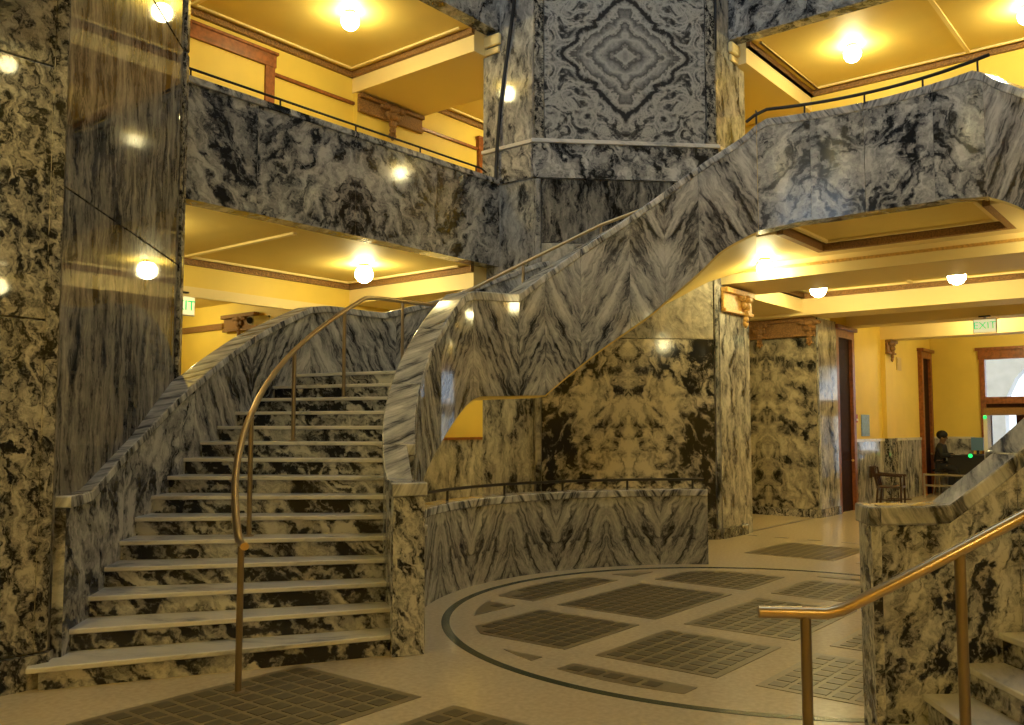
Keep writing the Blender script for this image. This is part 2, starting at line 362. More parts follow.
# ================================================================== PIERS
def corner_uv(t, d, ang):      # point on a chamfer face; ang = direction of the pier in the u,v frame, t to the right seen from the hall
    n = P2(1, ang); r = (sin(radians(ang)), -cos(radians(ang)))
    return (n[0]*d+r[0]*t, n[1]*d+r[1]*t)
ZTOP = 12.6
def slab_on(par, name, t0, t1, z0, z1, d, ang, mat, th=.03, uvo=None, flip=1, bevel=.006):
    q = [corner_uv(t0, d, ang), corner_uv(t1, d, ang), corner_uv(t1, d+th+.01, ang), corner_uv(t0, d+th+.01, ang)]
    mb = MB().prism(q, z0, z1)
    return part(par, name, mb, mat, uvo=uvo or ((t0+t1)/2, (z0+z1)/2), flip=flip, bevel=bevel)
def pier(label, ang, tl, tr, d, jl, jr, kind_):
    """ang 45 = far pier, 135 = left pier; jl / jr: how deep the jambs run on its left and right"""
    L, R = corner_uv(tl, d, ang), corner_uv(tr, d, ang)
    nl, nr = P2(1, ang+45), P2(1, ang-45)          # outward directions of the two walls
    def along(p, n, depth):
        k = depth-(p[0]*n[0]+p[1]*n[1]); return (p[0]+n[0]*k, p[1]+n[1]*k)
    Lb, Rb = along(L, nl, jl), along(R, nr, jr)
    back = (nl[0]*jl+nr[0]*jr, nl[1]*jl+nr[1]*jr)
    T = thing('marble_pier', label, 'pier', (*corner_uv(0, d+.3, ang), 0), 'marble corner piers of the hall')
    part(T, 'core', MB().prism([L, R, Rb, back, Lb], 0, ZTOP), 'marble_pier_plain')
    e = d-.03
    if kind_ == 'far':
        slab_on(T, 'panel', tl+.11, tr-.09, 0.16, 2.98, e, ang, 'marble_pier_low', uvo=((tl+tr)/2, 1.55))
        slab_on(T, 'panel', tl+.11, tr-.09, 2.99, 4.4, e, ang, 'marble_pale')
        slab_on(T, 'panel', tl+.11, tr-.09, 4.41, 5.38, e, ang, 'marble_vertical')
        slab_on(T, 'plinth_panel', tl-.02, tr+.02, 5.39, 5.92, e-.03, ang, 'marble_swirl', th=.06)
        slab_on(T, 'plinth_cap', tl-.05, tr+.05, 5.92, 5.98, e-.06, ang, 'marble_tread', th=.09)
        slab_on(T, 'panel', tl+.16, tr-.16, 5.99, 8.45, e, ang, 'marble_diamond', uvo=((tl+tr)/2, 7.32))
        slab_on(T, 'panel', tl+.16, tr-.16, 8.46, 10.9, e, ang, 'marble_diamond', uvo=((tl+tr)/2, 9.7))
        slab_on(T, 'base', tl+.05, tr-.03, 0, .15, e-.03, ang, 'marble_mottled', th=.06)
        for a, b in ((tl+.01, tl+.10), (tr-.08, tr-.01)):
            slab_on(T, 'edge_strip', a, b, .0, 5.38, e-.02, ang, 'marble_pier_plain', th=.05, bevel=.02)
        for a, b in ((tl, tl+.15), (tr-.15, tr)):
            slab_on(T, 'edge_strip', a, b, 5.99, 11, e-.02, ang, 'marble_mottled', th=.05, bevel=.015)
        # jamb capitals and plinths (left and right sides)
        for (p, n, dep, sgn, name) in ((L, nl, jl, -1, 'l'), (R, nr, jr, 1, 'r')):
            side = (sin(radians(ang-45*sgn)), -cos(radians(ang-45*sgn)))
            s = (side[0]*(-1 if sgn < 0 else 1), side[1]*(-1 if sgn < 0 else 1))
            # outward normal of the jamb face
            if (s[0]*(p[0])+s[1]*(p[1])) > 0 and False: pass
            nrm = (-1, 0) if sgn < 0 else (0, -1)
            k0 = 5.44-(p[0]*n[0]+p[1]*n[1]); e1 = (p[0]+n[0]*(k0+.32), p[1]+n[1]*(k0+.32))
            def jb(pn, z0, z1, out, a=0., mat='marble_pier_plain', b_=.01):
                q0 = (p[0]+n[0]*a, p[1]+n[1]*a)
                mb = MB().prism([q0, e1, (e1[0]+nrm[0]*out, e1[1]+nrm[1]*out), (q0[0]+nrm[0]*out, q0[1]+nrm[1]*out)], z0, z1)
                return part(T, pn, mb, mat, bevel=b_)
            jb('plinth_panel', 5.39, 5.92, .05, mat='marble_swirl', b_=.03)
            jb('plinth_cap', 5.92, 5.98, .07, mat='marble_tread')
            jb('capital', 7.50, 7.60, .05, k0-.02, 'beam_cream', .02); jb('capital', 7.62, 7.80, .08, k0-.05, 'beam_cream', .03)
            jb('panel', 5.99, 7.49, .02); jb('panel', .16, 3.4, .02); jb('base', 0, .15, .045, mat='marble_mottled')
    else:
        for z0, z1 in ((.22, 3.27), (3.28, 5.47), (5.49, 8.6)):
            slab_on(T, 'panel', tl+.03, tr-.14, z0, z1, e, ang, 'marble_vertical', uvo=(-.2, 3.3))
        slab_on(T, 'base', tl, tr, 0, .21, e-.02, ang, 'marble_mottled', th=.05)
        slab_on(T, 'edge_strip', tr-.13, tr, .22, 5.47, e-.03, ang, 'marble_mottled', th=.06, bevel=.02)
        slab_on(T, 'edge_strip', tr-.13, tr, 5.49, 9, e-.03, ang, 'marble_mottled', th=.06, bevel=.02)
        # the jamb facing the camera (runs along u at v of the left corner)
        for z0, z1 in ((.22, 2.35), (2.36, 4.05), (4.06, 7)):
            mb = MB().box(L[0]-1.6, L[0]-.02, L[1]-.04, L[1]+.01, z0, z1); part(T, 'panel', mb, 'marble_mottled', bevel=.006)
        part(T, 'edge_strip', MB().box(L[0]-.07, L[0]+.02, L[1]-.05, L[1]+.01, .22, 7), 'marble_mottled', bevel=.012)
        part(T, 'base', MB().box(L[0]-1.6, L[0]+.02, L[1]-.07, L[1]+.01, 0, .21), 'marble_mottled')
    return T
pier('tall marble corner pier with a book-matched diamond figure, behind the curved flight', 45, -1.32, 1.50, 5.43, 5.70, 6.0, 'far')
pier('tall dark marble pier at the left, beside the foot of the stairs', 135, -1.50, 1.60, 5.46, 6.2, 5.7, 'left')
pier('tall marble pier beyond the right-hand stair flight', -45, -1.45, 1.45, 5.46, 6.2, 6.2, 'left')

# ================================================================== STAIRCASES
RISE, N1, ASTEP = .152, 15, 3.65
T1 = 203.0                       # world angle of the first riser
def th(tab): return interp([(a-D0, z) for a, z in tab])
top_t = th([(204, 1.15), (197, 1.15), (175.4, 1.98), (165.4, 2.40), (158.2, 2.72), (151.7, 2.98), (148, 3.03), (134.2, 3.08), (126.6, 3.36), (120.3, 3.59), (104.4, 4.17), (98, 4.42), (86.8, 4.87), (82.4, 5.02), (78, 5.17), (75.2, 5.28), (73.5, 5.39), (62, 5.40), (51.2, 5.40)])
bot_t = th([(204, -.04), (198, .02), (190, .36), (180, .80), (170.9, 1.21), (162.5, 1.48), (155.9, 1.73), (150, 1.94), (146.6, 1.99), (126.7, 2.03), (112.1, 2.59), (99.7, 3.04), (87.9, 3.59), (82.8, 3.86), (78, 4.0), (74.6, 4.08), (65.4, 4.16), (51.2, 4.18)])
out_t = th([(204, 1.12), (197, 1.12), (184.8, 1.50), (170.5, 2.09), (159.6, 2.60), (149.1, 3.03), (146, 3.08), (136, 3.08), (126, 3.36), (120, 3.60), (109, 4.03)])
ro_t = th([(204, 5.62), (199, 5.50), (195, 5.43), (190, 5.39), (180, 5.35), (172, 5.36), (160, 5.40), (150, 5.43), (100, 5.40), (80, 5.38), (51.2, 5.38)])
RI, RS = 3.08, 3.33              # inner face and stair side of the inner parapet
SEAMS = [203.5, 190, 176, 162, 149, 134, 126.6, 117, 104.5, 96, 88, 74.5, 62.8, 51.2]
def staircase(label, side):
    if side == 'left': mp = lambda p: p
    else:
        k = (107.6-2*D0)           # right-hand stair: mirrored, its foot a little further round
        def mp(p):
            return -p + k - (p-(203-D0))*(-.06)
    T = thing('curved_staircase', label, 'staircase', (*P2(3.9, mp(150)), 0), 'pair of curved staircases')
    inv_cache = {}
    def F(f):                       # functions of the mapped angle, evaluated through the unmapped one
        def g(q):
            return f(inv_cache[round(q, 5)])
        return g
    def arc(name, pl, r0, r1, zb, zt, mat, flip=1, uvo=(0, 0), bevel=0, sm=30, label=None, par=None, kind=None):
        ql = []
        for p in pl:
            q = mp(p); inv_cache[round(q, 5)] = p; ql.append(q)
        c = lambda f: F(f) if callable(f) else (lambda q, f=f: f)
        mb = MB().arc(ql, c(r0), c(r1), c(zb), c(zt), flip=flip, uvo=uvo)
        return part(par or T, name, mb, mat, bevel=bevel, smooth=sm, label=label, kind=kind)
    # steps
    def flight(start, z0, sgn, n, first=False):
        for k in range(n):
            a = start-ASTEP*k; z = z0+RISE*(k+1)
            nxt = a-ASTEP if k < n-1 else a-1.5
            big = first and k == 0
            rin = 3.30 if big else RS-.005
            rout = (lambda p: 5.73) if big else (lambda p: ro_t(p)+.012)
            p0 = a+.42
            arc('tread', [x-D0 for x in lin(p0, nxt-.1, 2)], rin, rout, z-.036, z, 'marble_tread', bevel=.008, uvo=(k*.9, 0), flip=(-1)**k)
            arc('riser', [a-D0, a-.35-D0], rin+.03 if big else rin, (lambda p: 5.66) if big else rout, z-RISE, z-.034, 'marble_riser', uvo=(k*1.7, 0))
    flight(T1, 0, 1, N1, True)
    zl = RISE*N1
    flight(130.5, zl, 1, N1)
    # riser / tread faces need x along the radius: overwrite their UVs
    for o in T.children:
        if o.name.startswith(('tread', 'riser')):
            me = o.data; ul = me.uv_layers[0].data; off = random.uniform(-9, 9)
            bx, by, bz = T['_b']
            for p in me.polygons:
                for li in p.loop_indices:
                    c = me.vertices[me.loops[li].vertex_index].co
                    x, y, z = c.x+bx, c.y+by, c.z+bz
                    ul[li].uv = (hypot(x, y)+off, (z if abs(p.normal.z) < .5 else atan2(y, x)*4)+off)
    # landing slab
    arc('landing_slab', [x-D0 for x in lin(T1-ASTEP*14-1.4, 130.4, 8)], RS, ro_t, zl-.2, zl, 'marble_tread')
    # inner parapet: panels and coping
    sm_ = SEAMS[:-1]+([51.2] if side == 'left' else [47.1])
    for i, (a, b) in enumerate(zip(sm_, sm_[1:])):
        n = max(2, int(abs(a-b)/2.2)); pl = [x-D0 for x in lin(a-(0 if i == 0 else .03), b+.03, n)]
        r1 = RS; r0 = RI; bt = bot_t
        mat = 'marble_streak' if i < 11 else 'marble_swirl'
        if side == 'right' and i < 3: mat = 'marble_dapple'
        if i == 0: bt = 0; r0 = 3.15; mat = 'marble_dapple'
        arc('parapet_panel', pl, r0, r1, bt, top_t, mat, flip=(-1)**i, uvo=((0, 0) if i < 11 else (.37*(-1)**i, i*.0)))
        arc('coping', pl, r0-.012, r1+.012, top_t, lambda p: top_t(p)+.10, 'marble_cap', bevel=.012)
    # newel block with its own front
    arc('newel', [x-D0 for x in lin(204.3, 203.4, 1)], 3.145, 3.39, .0, 1.15, 'marble_dapple', bevel=.006)
    arc('newel_cap', [x-D0 for x in lin(204.6, 203.4, 1)], 3.13, 3.405, 1.15, 1.25, 'marble_cap', bevel=.012)
    # soffit
    arc('soffit', [x-D0 for x in lin(197, 75, 50)], RI+.02, lambda p: ro_t(p)+.1, lambda p: bot_t(p)-.03, lambda p: bot_t(p)+.01, 'ceiling_cream', label='cream plaster underside')
    # outer wall with coping, up to the far pier
    seams = [201, 188, 172, 160, 149, 134, 122, 108] if side == 'left' else [172, 160, 149, 134, 122, 110]
    for i, (a, b) in enumerate(zip(seams, seams[1:])):
        n = max(2, int(abs(a-b)/2)); pl = [x-D0 for x in lin(a, b+.03, n)]
        wall_b = (lambda p: 0) if a > 180 else (lambda p: bot_t(p)-.03)
        def rout(p):
            w = p+D0
            return max(ro_t(p)+.03, min(ro_t(p)+.24, 5.47/max(.5, cos(radians(w-186.2))))) if w > 171 else ro_t(p)+.22
        arc('outer_wall_panel', pl, ro_t, rout, wall_b, out_t, 'marble_streak' if i > 1 else 'marble_swirl', flip=(-1)**i)
        arc('outer_coping', pl, lambda p: ro_t(p)-.03, lambda p: rout(p)+.02, out_t, lambda p: out_t(p)+.08, 'marble_cap', bevel=.012)
    return T, mp
stairL, mpL = staircase('curved marble staircase rising from the floor beside the left pier', 'left')
stairR, mpR = staircase('matching marble staircase with dappled newel in the right foreground', 'right')
# upper landing between the two flights: slab reaching back to the gallery
a0, a1 = 79.4-D0, mpR(79.4-D0)
poly = [P2(3.1, x) for x in lin(a1, a0, 24)]+[(5.44, 2.9), (5.44, -2.9)]
up = struct('trim_1', MB().prism(poly, 4.22, 4.56), 'ceiling_cream', 'cream soffit of the upper landing', 'landing', base=(4.4, 0, 4.22))
def rect_frame(u0, u1, v0, v1, z0, z1, w):
    return MB().box(u0, u1, v0, v0+w, z0, z1).box(u0, u1, v1-w, v1, z0, z1).box(u0, u0+w, v0+w, v1-w, z0, z1).box(u1-w, u1, v0+w, v1-w, z0, z1)
part(up, 'soffit_moulding', MB().box(3.3, 4.78, -1.28, -1.19, 4.10, 4.225).box(3.3, 4.78, 1.09, 1.18, 4.10, 4.225).box(4.69, 4.78, -1.19, 1.09, 4.10, 4.225), 'ornament')
part(up, 'soffit_bead', MB().box(3.4, 4.62, -1.12, -1.07, 4.185, 4.225).box(3.4, 4.62, .97, 1.02, 4.185, 4.225).box(4.57, 4.62, -1.07, .97, 4.185, 4.225), 'beam_cream')
part(up, 'soffit_border', MB().box(4.78, 5.06, -2.7, 2.7, 4.10, 4.225).box(3.24, 4.78, 1.18, 2.6, 4.10, 4.225).box(3.24, 4.78, -2.7, -1.28, 4.10, 4.225), 'beam_cream')
# ------------------------------------------------------------------ ground parapet round the well
T = thing('low_parapet', 'low curved marble wall guarding the stairwell beside the floor ring', 'parapet', (*P2(3.15, 80), 0))
seg = [199, 176, 163, 150, 137, 124, 111, 98, 87]
for i, (a, b) in enumerate(zip(seg, seg[1:])):
    pl = [x-D0 for x in lin(a, b+.03, 6)]
    c = lambda v: (lambda p: v)
    part(T, 'parapet_panel', MB().arc(pl, c(3.06), c(3.27), c(0), c(.82), flip=(-1)**i), 'marble_streak', smooth=30)
    part(T, 'coping', MB().arc(pl, c(3.035), c(3.295), c(.82), c(.905), flip=(-1)**i), 'marble_cap', smooth=30, bevel=.012)
T = thing('parapet_rail', 'thin dark rail on short posts above the low curved wall', 'railing', (*P2(3.16, 80), .905))
part(T, 'rail', MB().tube([(*P2(3.16, x-D0), 1.02) for x in lin(172, 87.5, 34)], .016, 6), 'iron', smooth=40)
for a in (171.5, 156, 137, 121, 105, 90): part(T, 'post', MB().tube([(*P2(3.16, a-D0), .90), (*P2(3.16, a-D0), 1.02)], .014, 6), 'iron')
# end post of the parapet towards the hall
# ------------------------------------------------------------------ hand rails of the stairs
hz = th([(208.5, .925), (151.5, 3.12), (148, 3.15), (137, 3.17), (133, 3.24), (103, 4.46), (84, 5.05)])
hr = th([(209, 4.53), (203, 4.49), (195, 4.45), (185, 4.42), (84, 4.42)])
def handrail(label, mp, cat='handrail'):
    mp0 = mp
    if mp is mpR: mp = lambda p: mp0(p)-1.7
    T = thing('stair_handrail', label, cat, (*P2(4.6, mp(208.6-D0)), 0), 'brass stair handrails')
    pt = lambda x: (*P2(hr(x-D0), mp(x-D0)), hz(x-D0))
    b = Vector(pt(208.5)); e = Vector(pt(207.9)); d = (b-e); d.z = 0; d.normalize()
    path = [b+d*.29, b+d*.27, b+d*.08, b+d*.03]+[Vector(pt(x)) for x in [208.1, 207.2]+lin(205, 153, 28)+[151.5, 150, 148, 144, 140, 137, 135, 133]+lin(130, 84, 24)]
    part(T, 'rail', MB().tube(path, .027, 10, .024), 'brass', smooth=40)
    for a in ((None, 202.0, 186.5) if mp0 is mpR else (None, 186.5))+(170, 156.5, 143, 133, 118, 103, 90):
        if a is None: z = 0; q = b+d*.11; x, y, zt = q
        else:
            if a > 152: z = RISE*int((T1+.42-a)/ASTEP+1)
            elif a > 130.5: z = RISE*15
            else: z = RISE*15+RISE*int((130.9-a)/ASTEP+1)
            x, y, zt = pt(a)
        po = part(T, 'post', MB().tube([(x, y, z), (x, y, zt)], .021, 8), 'bronze', smooth=50)
        part(po, 'foot_plate', MB().lathe([(.042, 0), (.042, .008), (.024, .014)], (x, y, z), 12), 'bronze')
    return T
handrail('brass handrail up the middle of the left staircase', mpL)
handrail('brass handrail with level end in front of the right staircase', mpR)
# rail over the upper landing
T = thing('landing_rail', 'thin dark rail on posts above the curved upper landing', 'railing', (*P2(3.24, 0), 5.49))
part(T, 'rail', MB().tube([(*P2(3.24, x), z) for x, z in [(25.5, 5.52), (23.6, 5.60)]+[(q, 5.66) for q in lin(21, -25.2, 18)]], .02, 8), 'iron', smooth=40)
for a in (23.3, 13, .5, -11.5, -22.8): part(T, 'post', MB().tube([(*P2(3.24, a), 5.48), (*P2(3.24, a), 5.66)], .012, 6), 'iron')

# ================================================================== GALLERIES
def gal(axis, q, a, b, z0, z1, th_=.25):
    """box on a gallery side; axis 'v': plane v=q spanning u; axis 'u': plane u=q spanning v"""
    return MB().box(a, b, q, q+th_, z0, z1) if axis == 'v' else MB().box(q, q+th_, a, b, z0, z1)
def gallery(axis, sgn, label, z0, z1, split, mat, cap=True, name='gallery_parapet', ext=2.92):
    q = 5.44*sgn; t = .25*sgn
    base = (0, q, z0) if axis == 'v' else (q, 0, z0)
    T = thing(name, label, 'parapet', base, 'marble gallery parapets')
    for i, (a, b) in enumerate(zip(split, split[1:])):
        mb = gal(axis, q, a+.002, b-.002, z0, z1, t)
        part(T, 'panel', mb, mat, uvo=((a+b)/2*(-1 if axis == 'v' else 1)+(.4*(-1)**i), 0), flip=(-1)**i)
        if cap: part(T, 'coping', gal(axis, q-.03*sgn, a, b, z1, z1+.08, t+.06*sgn), 'marble_swirl', bevel=.012)
    return T
sp = [-2.95, -1.5, .0, 1.5, 2.95]
gallery('v', 1, 'marble gallery parapet above the left corridor, below the yellow ceiling', 4.12, 5.40, sp, 'marble_gallery')
gallery('v', 1, 'marble edge of the third-floor gallery over the left balcony', 7.84, 9.1, sp, 'marble_gallery')
gallery('u', 1, 'marble edge of the third-floor gallery at the upper right', 7.84, 9.1, [-2.95, -1.5, 0, 1.5, 2.95], 'marble_gallery')
gallery('u', -1, 'marble gallery parapet over the entrance behind the viewer', 4.12, 5.40, sp, 'marble_gallery')
gallery('v', -1, 'marble gallery parapet over the right-hand landing', 4.12, 5.40, sp, 'marble_gallery')
T = thing('gallery_rail', 'thin dark rail along the top of the left gallery parapet', 'railing', (0, 5.57, 5.48))
part(T, 'rail', MB().tube([(-2.9, 5.57, 5.62), (2.62, 5.57, 5.62), (2.74, 5.57, 5.58)], .016, 6), 'iron')
for u in (-2.3, -1.1, .1, 1.3, 2.5): part(T, 'post', MB().tube([(u, 5.57, 5.47), (u, 5.57, 5.62)], .012, 6), 'iron')
solo('wall_conduit', MB().tube([(2.87, 5.12, 9.5), (2.87, 5.12, 8.2), (2.87, 5.30, 7.2), (2.87, 5.40, 6.6), (2.82, 5.42, 5.98), (2.80, 5.43, 5.45)], .028, 6), 'black_plastic', 'black conduit running down the side of the diamond-figured pier', 'conduit', base=(2.87, 5.3, 5.45), smooth=40)
solo('wall_conduit', MB().tube([(4.95, 2.75, 9.5), (4.95, 2.78, 7.0), (4.95, 2.78, 5.6)], .022, 6), 'black_plastic', 'thin black conduit on the lit right jamb of the diamond-figured pier', 'conduit', base=(4.95, 2.78, 5.6))

# slabs and ceilings of the corridor ring (inner edge 5.44.., outer wall 8.54)
WO = 8.54
def ringslab(mb, z0, z1, h=None):
    return mb.box(-WO, WO, 5.69, WO+.3, z0, z1).box(-WO, WO, -WO-.3, -5.69, z0, z1).box(5.69, WO+.3, -5.69, 5.69, z0, z1).box(-WO-.3, -5.69, -5.69, 5.69, z0, z1)
struct('ceiling', ringslab(MB(), 4.12, 4.56), 'ceiling_cream', 'yellow cream corridor ceiling of the ground floor', 'ceiling', base=(0, 0, 4.12))
struct('ceiling', ringslab(MB(), 7.86, 8.28), 'ceiling_cream', 'yellow cream ceiling of the upper gallery', 'ceiling', base=(0, 0, 7.86))
mb = MB().box(-9, 9, 5.2, 9, ZTOP, ZTOP+.2).box(-9, 9, -9, -5.2, ZTOP, ZTOP+.2).box(5.2, 9, -5.2, 5.2, ZTOP, ZTOP+.2).box(-9, -5.2, -5.2, 5.2, ZTOP, ZTOP+.2)
mb.box(-5.2, 5.2, 5.2, 5.4, ZTOP, 13.6).box(-5.2, 5.2, -5.4, -5.2, ZTOP, 13.6).box(5.2, 5.4, -5.2, 5.2, ZTOP, 13.6).box(-5.4, -5.2, -5.2, 5.2, ZTOP, 13.6).box(-5.4, 5.4, -5.4, 5.4, 13.6, 13.8)
struct('ceiling', mb, 'ceiling_cream', 'roof over the hall with its skylight well', 'ceiling', base=(0, 0, ZTOP))
# outer walls. left (v = 8.54) and right (u = 8.54) have a hall opening at ground level
wl = MB().box(-WO, WO, WO, WO+.3, 4.12, ZTOP).box(2.62, 12, WO, WO+.3, 0, 4.12).box(-WO, -2.62, WO, WO+.3, 0, 4.12).box(-2.62, 2.62, WO, WO+.3, 3.62, 4.12)
wall_left = struct('wall_left', wl, 'wall_yellow', 'yellow corridor wall behind the left gallery', 'wall')
wr = MB().box(WO, WO+.3, -WO, WO+.3, 4.12, ZTOP).box(WO, WO+.3, 4.3, WO, 0, 4.12).box(WO, WO+.3, -WO, -2.85, 0, 4.12)
wall_right = struct('wall_right', wr, 'wall_yellow', 'yellow corridor wall behind the upper landing', 'wall')
struct('wall_front', MB().box(-WO-.3, -WO, -WO-.3, WO, 0, 4.9).box(-WO-.3, -WO, -WO-.3, WO, 7.6, ZTOP).box(-WO-.3, -WO, -WO-.3, -2.55, 4.9, 7.6).box(-WO-.3, -WO, 2.55, WO, 4.9, 7.6), 'wall_yellow', 'yellow wall behind the viewer', 'wall')
T = thing('window_1', 'tall daylight window in the gallery wall behind the viewer', 'window', (-WO, 0, 4.9), kind='structure')
for k in range(5): part(T, 'mullion', MB().box(-WO-.06, -WO+.02, -2.55+1.26*k, -2.49+1.26*k, 4.9, 7.6), 'wood')
for z in (4.9, 6.7, 7.54): part(T, 'glazing_bar', MB().box(-WO-.05, -WO+.01, -2.55, 2.55, z, z+.06), 'wood')
struct('wall_near', MB().box(-WO, WO, -WO-.3, -WO, 0, ZTOP), 'wall_yellow', 'yellow wall beyond the right-hand stairs', 'wall')
# marble wainscot of the left corridor wall
for i, u in enumerate(lin(2.66, 11.2, 7)[:-1]):
    part(wall_left, 'wainscot_panel', MB().box(u, u+1.22, WO-.04, WO, .0, 1.42), 'marble_wainscot', uvo=(u, 0), flip=(-1)**i)
part(wall_left, 'wainscot_cap', MB().box(2.64, 12, WO-.06, WO, 1.42, 1.47), 'wood')

# ------------------------------------------------------------------ beams, cornices
def beam(label, u0, u1, v0, v1, z0, z1, n):
    return struct('trim_%d' % n, MB().box(u0, u1, v0, v1, z0, z1), 'beam_cream', label, 'beam', base=((u0+u1)/2, (v0+v1)/2, z0))
TN = [1]
def beams(label, *b):
    TN[0] += 1; return beam(label, *b, TN[0])
b1 = beams('cream beam crossing the left gallery at the diamond pier', 2.60, 4.22, 5.70, 8.54, 7.50, 7.87)
b2 = beams('cream beam crossing the left corridor at ground level', 2.60, 4.22, 5.70, 8.54, 3.78, 4.13)
b3 = beams('cream beam crossing the upper right gallery', 5.69, 8.54, 2.60, 4.22, 7.50, 7.87)
b4 = beams('cream beam crossing the ground floor corridor beside the gilt capital', 6.35, 8.54, 2.86, 4.22, 3.78, 4.13)
b5 = beams('long cream beam under the upper landing', 5.05, 6.35, -2.9, 2.92, 3.84, 4.23)
part(b5, 'beam_fillet', MB().box(5.00, 5.06, -2.9, 2.92, 3.98, 4.02), 'gilt'); part(b5, 'beam_lip', MB().box(5.02, 5.06, -2.9, 2.92, 3.84, 3.98), 'beam_cream')
b6 = beams('cream beam at the mouth of the entrance hall', 8.54, 9.3, -2.9, 4.3, 3.72, 4.12)
b7 = beams('cream lintel over the opening to the left hall', -2.6, 2.6, 8.48, 8.56, 3.55, 3.70)
def cornice(parent, u0, u1, v0, v1, z, side=('u0', 'u1', 'v0', 'v1'), rib=None):
    """brown patterned cornice with a cream bead round one ceiling coffer"""
    for s in side:
        if s[0] == 'u':
            x = u0 if s == 'u0' else u1; d = 1 if s == 'u0' else -1
            part(parent, 'cornice', MB().box(x, x+.07*d, v0, v1, z-.10, z), 'ornament'); part(parent, 'cornice_bead', MB().box(x+.16*d, x+.20*d, v0+.16, v1-.16, z-.03, z+.005), 'beam_cream')
        else:
            y = v0 if s == 'v0' else v1; d = 1 if s == 'v0' else -1
            part(parent, 'cornice', MB().box(u0, u1, y, y+.07*d, z-.10, z), 'ornament'); part(parent, 'cornice_bead', MB().box(u0+.16, u1-.16, y+.16*d, y+.20*d, z-.03, z+.005), 'beam_cream')
    if rib is not None: part(parent, 'ceiling_rib', MB().box(rib-.03, rib+.03, v0+.2, v1-.2, z-.03, z+.005) if 'r' not in side else MB().box(u0+.2, u1-.2, rib-.03, rib+.03, z-.03, z+.005), 'beam_cream')
def cof(label, *a, **k):
    TN[0] += 1
    z = a[4]
    T = thing('trim_%d' % TN[0], label, 'cornice', ((a[0]+a[1])/2, (a[2]+a[3])/2, z), kind='structure'); cornice(T, *a, **k)
cof('brown patterned cornice of the left gallery ceiling', -2.6, 2.60, 5.69, 8.54, 7.86, side=('u0', 'u1', 'v1'), rib=-.6)
cof('brown cornice beyond the beam of the left gallery', 4.22, 8.5, 5.69, 8.54, 7.86, side=('u0', 'v1'))
cof('brown patterned cornice of the left ground corridor ceiling', -2.6, 2.60, 5.69, 8.54, 4.12, side=('u0', 'u1', 'v1'), rib=-.6)
cof('brown patterned cornice of the upper right gallery ceiling', 5.69, 8.54, -2.6, 2.60, 7.86, side=('u1', 'v0', 'v1', 'r'), rib=-.1)
cof('brown cornice of the ground corridor ceiling with dome lamps', 6.35, 8.54, -2.9, 2.86, 4.12, side=('u1', 'v0', 'v1', 'r'), rib=.9)

# picture rails and cased openings on the upper left wall
TN[0] += 1
T = thing('trim_%d' % TN[0], 'brown picture rail on the yellow gallery wall', 'picture rail', (0, 8.5, 7.3), kind='structure')
for a, b in ((.92, 2.62), (4.22, 5.9)): part(T, 'rail_length', MB().box(a, b, 8.49, 8.54, 7.29, 7.34), 'wood')
pl_ = beams('yellow pilaster carrying the carved frieze of the gallery', 2.63, 4.2, 8.44, 8.54, 4.56, 7.50); pl_.data.materials[0] = MATS['wall_yellow']
def cased(n, label, u0, u1, zt, z0=4.56, w=.17):
    T = thing('door_%d' % n, label, 'door', ((u0+u1)/2, 8.5, z0), kind='structure')
    part(T, 'jamb', MB().box(u0, u0+w, 8.46, 8.54, z0, zt-.2), 'wood'); part(T, 'jamb', MB().box(u1-w, u1, 8.46, 8.54, z0, zt-.2), 'wood')
    part(T, 'head_casing', MB().box(u0-.02, u1+.02, 8.45, 8.54, zt-.2, zt), 'wood'); part(T, 'head_cap', MB().box(u0-.05, u1+.05, 8.42, 8.54, zt, zt+.05), 'wood', bevel=.01)
    part(T, 'fanlight', MB().box(u0+w, u1-w, 8.50, 8.54, z0, zt-.2), 'wall_yellow')
cased(1, 'wide brown cased opening on the upper left gallery wall', -2.1, .92, 7.60)
cased(2, 'brown door casing at the far end of the left gallery', 5.92, 7.3, 7.52)

# ------------------------------------------------------------------ carved brackets
def scroll(mb, c, ax, out, s=1.0):
    """acanthus-like console: a stack of lobes hanging down; ax = along-wall dir, out = out-of-wall dir"""
    for i, (dx, dz, rx, rz, o) in enumerate([(0, .02, .13, .09, .10), (-.16, .04, .09, .07, .07), (.16, .04, .09, .07, .07), (0, -.12, .11, .09, .09), (-.11, -.10, .07, .08, .06), (.11, -.10, .07, .08, .06),
                                             (0, -.25, .085, .09, .07), (0, -.37, .07, .08, .055), (-.05, -.46, .035, .05, .04), (.05, -.46, .035, .05, .04), (0, -.49, .035, .06, .04), (-.25, .03, .06, .05, .05), (.25, .03, .06, .05, .05)]):
        x = c[0]+ax[0]*dx*s+out[0]*o*.4*s; y = c[1]+ax[1]*dx*s+out[1]*o*.4*s
        ru = abs(ax[0])*rx+abs(out[0])*o; rv = abs(ax[1])*rx+abs(out[1])*o
        mb.ball((x, y, c[2]+dz*s), ru*s, rv*s, rz*s, 10, 6)
    return mb
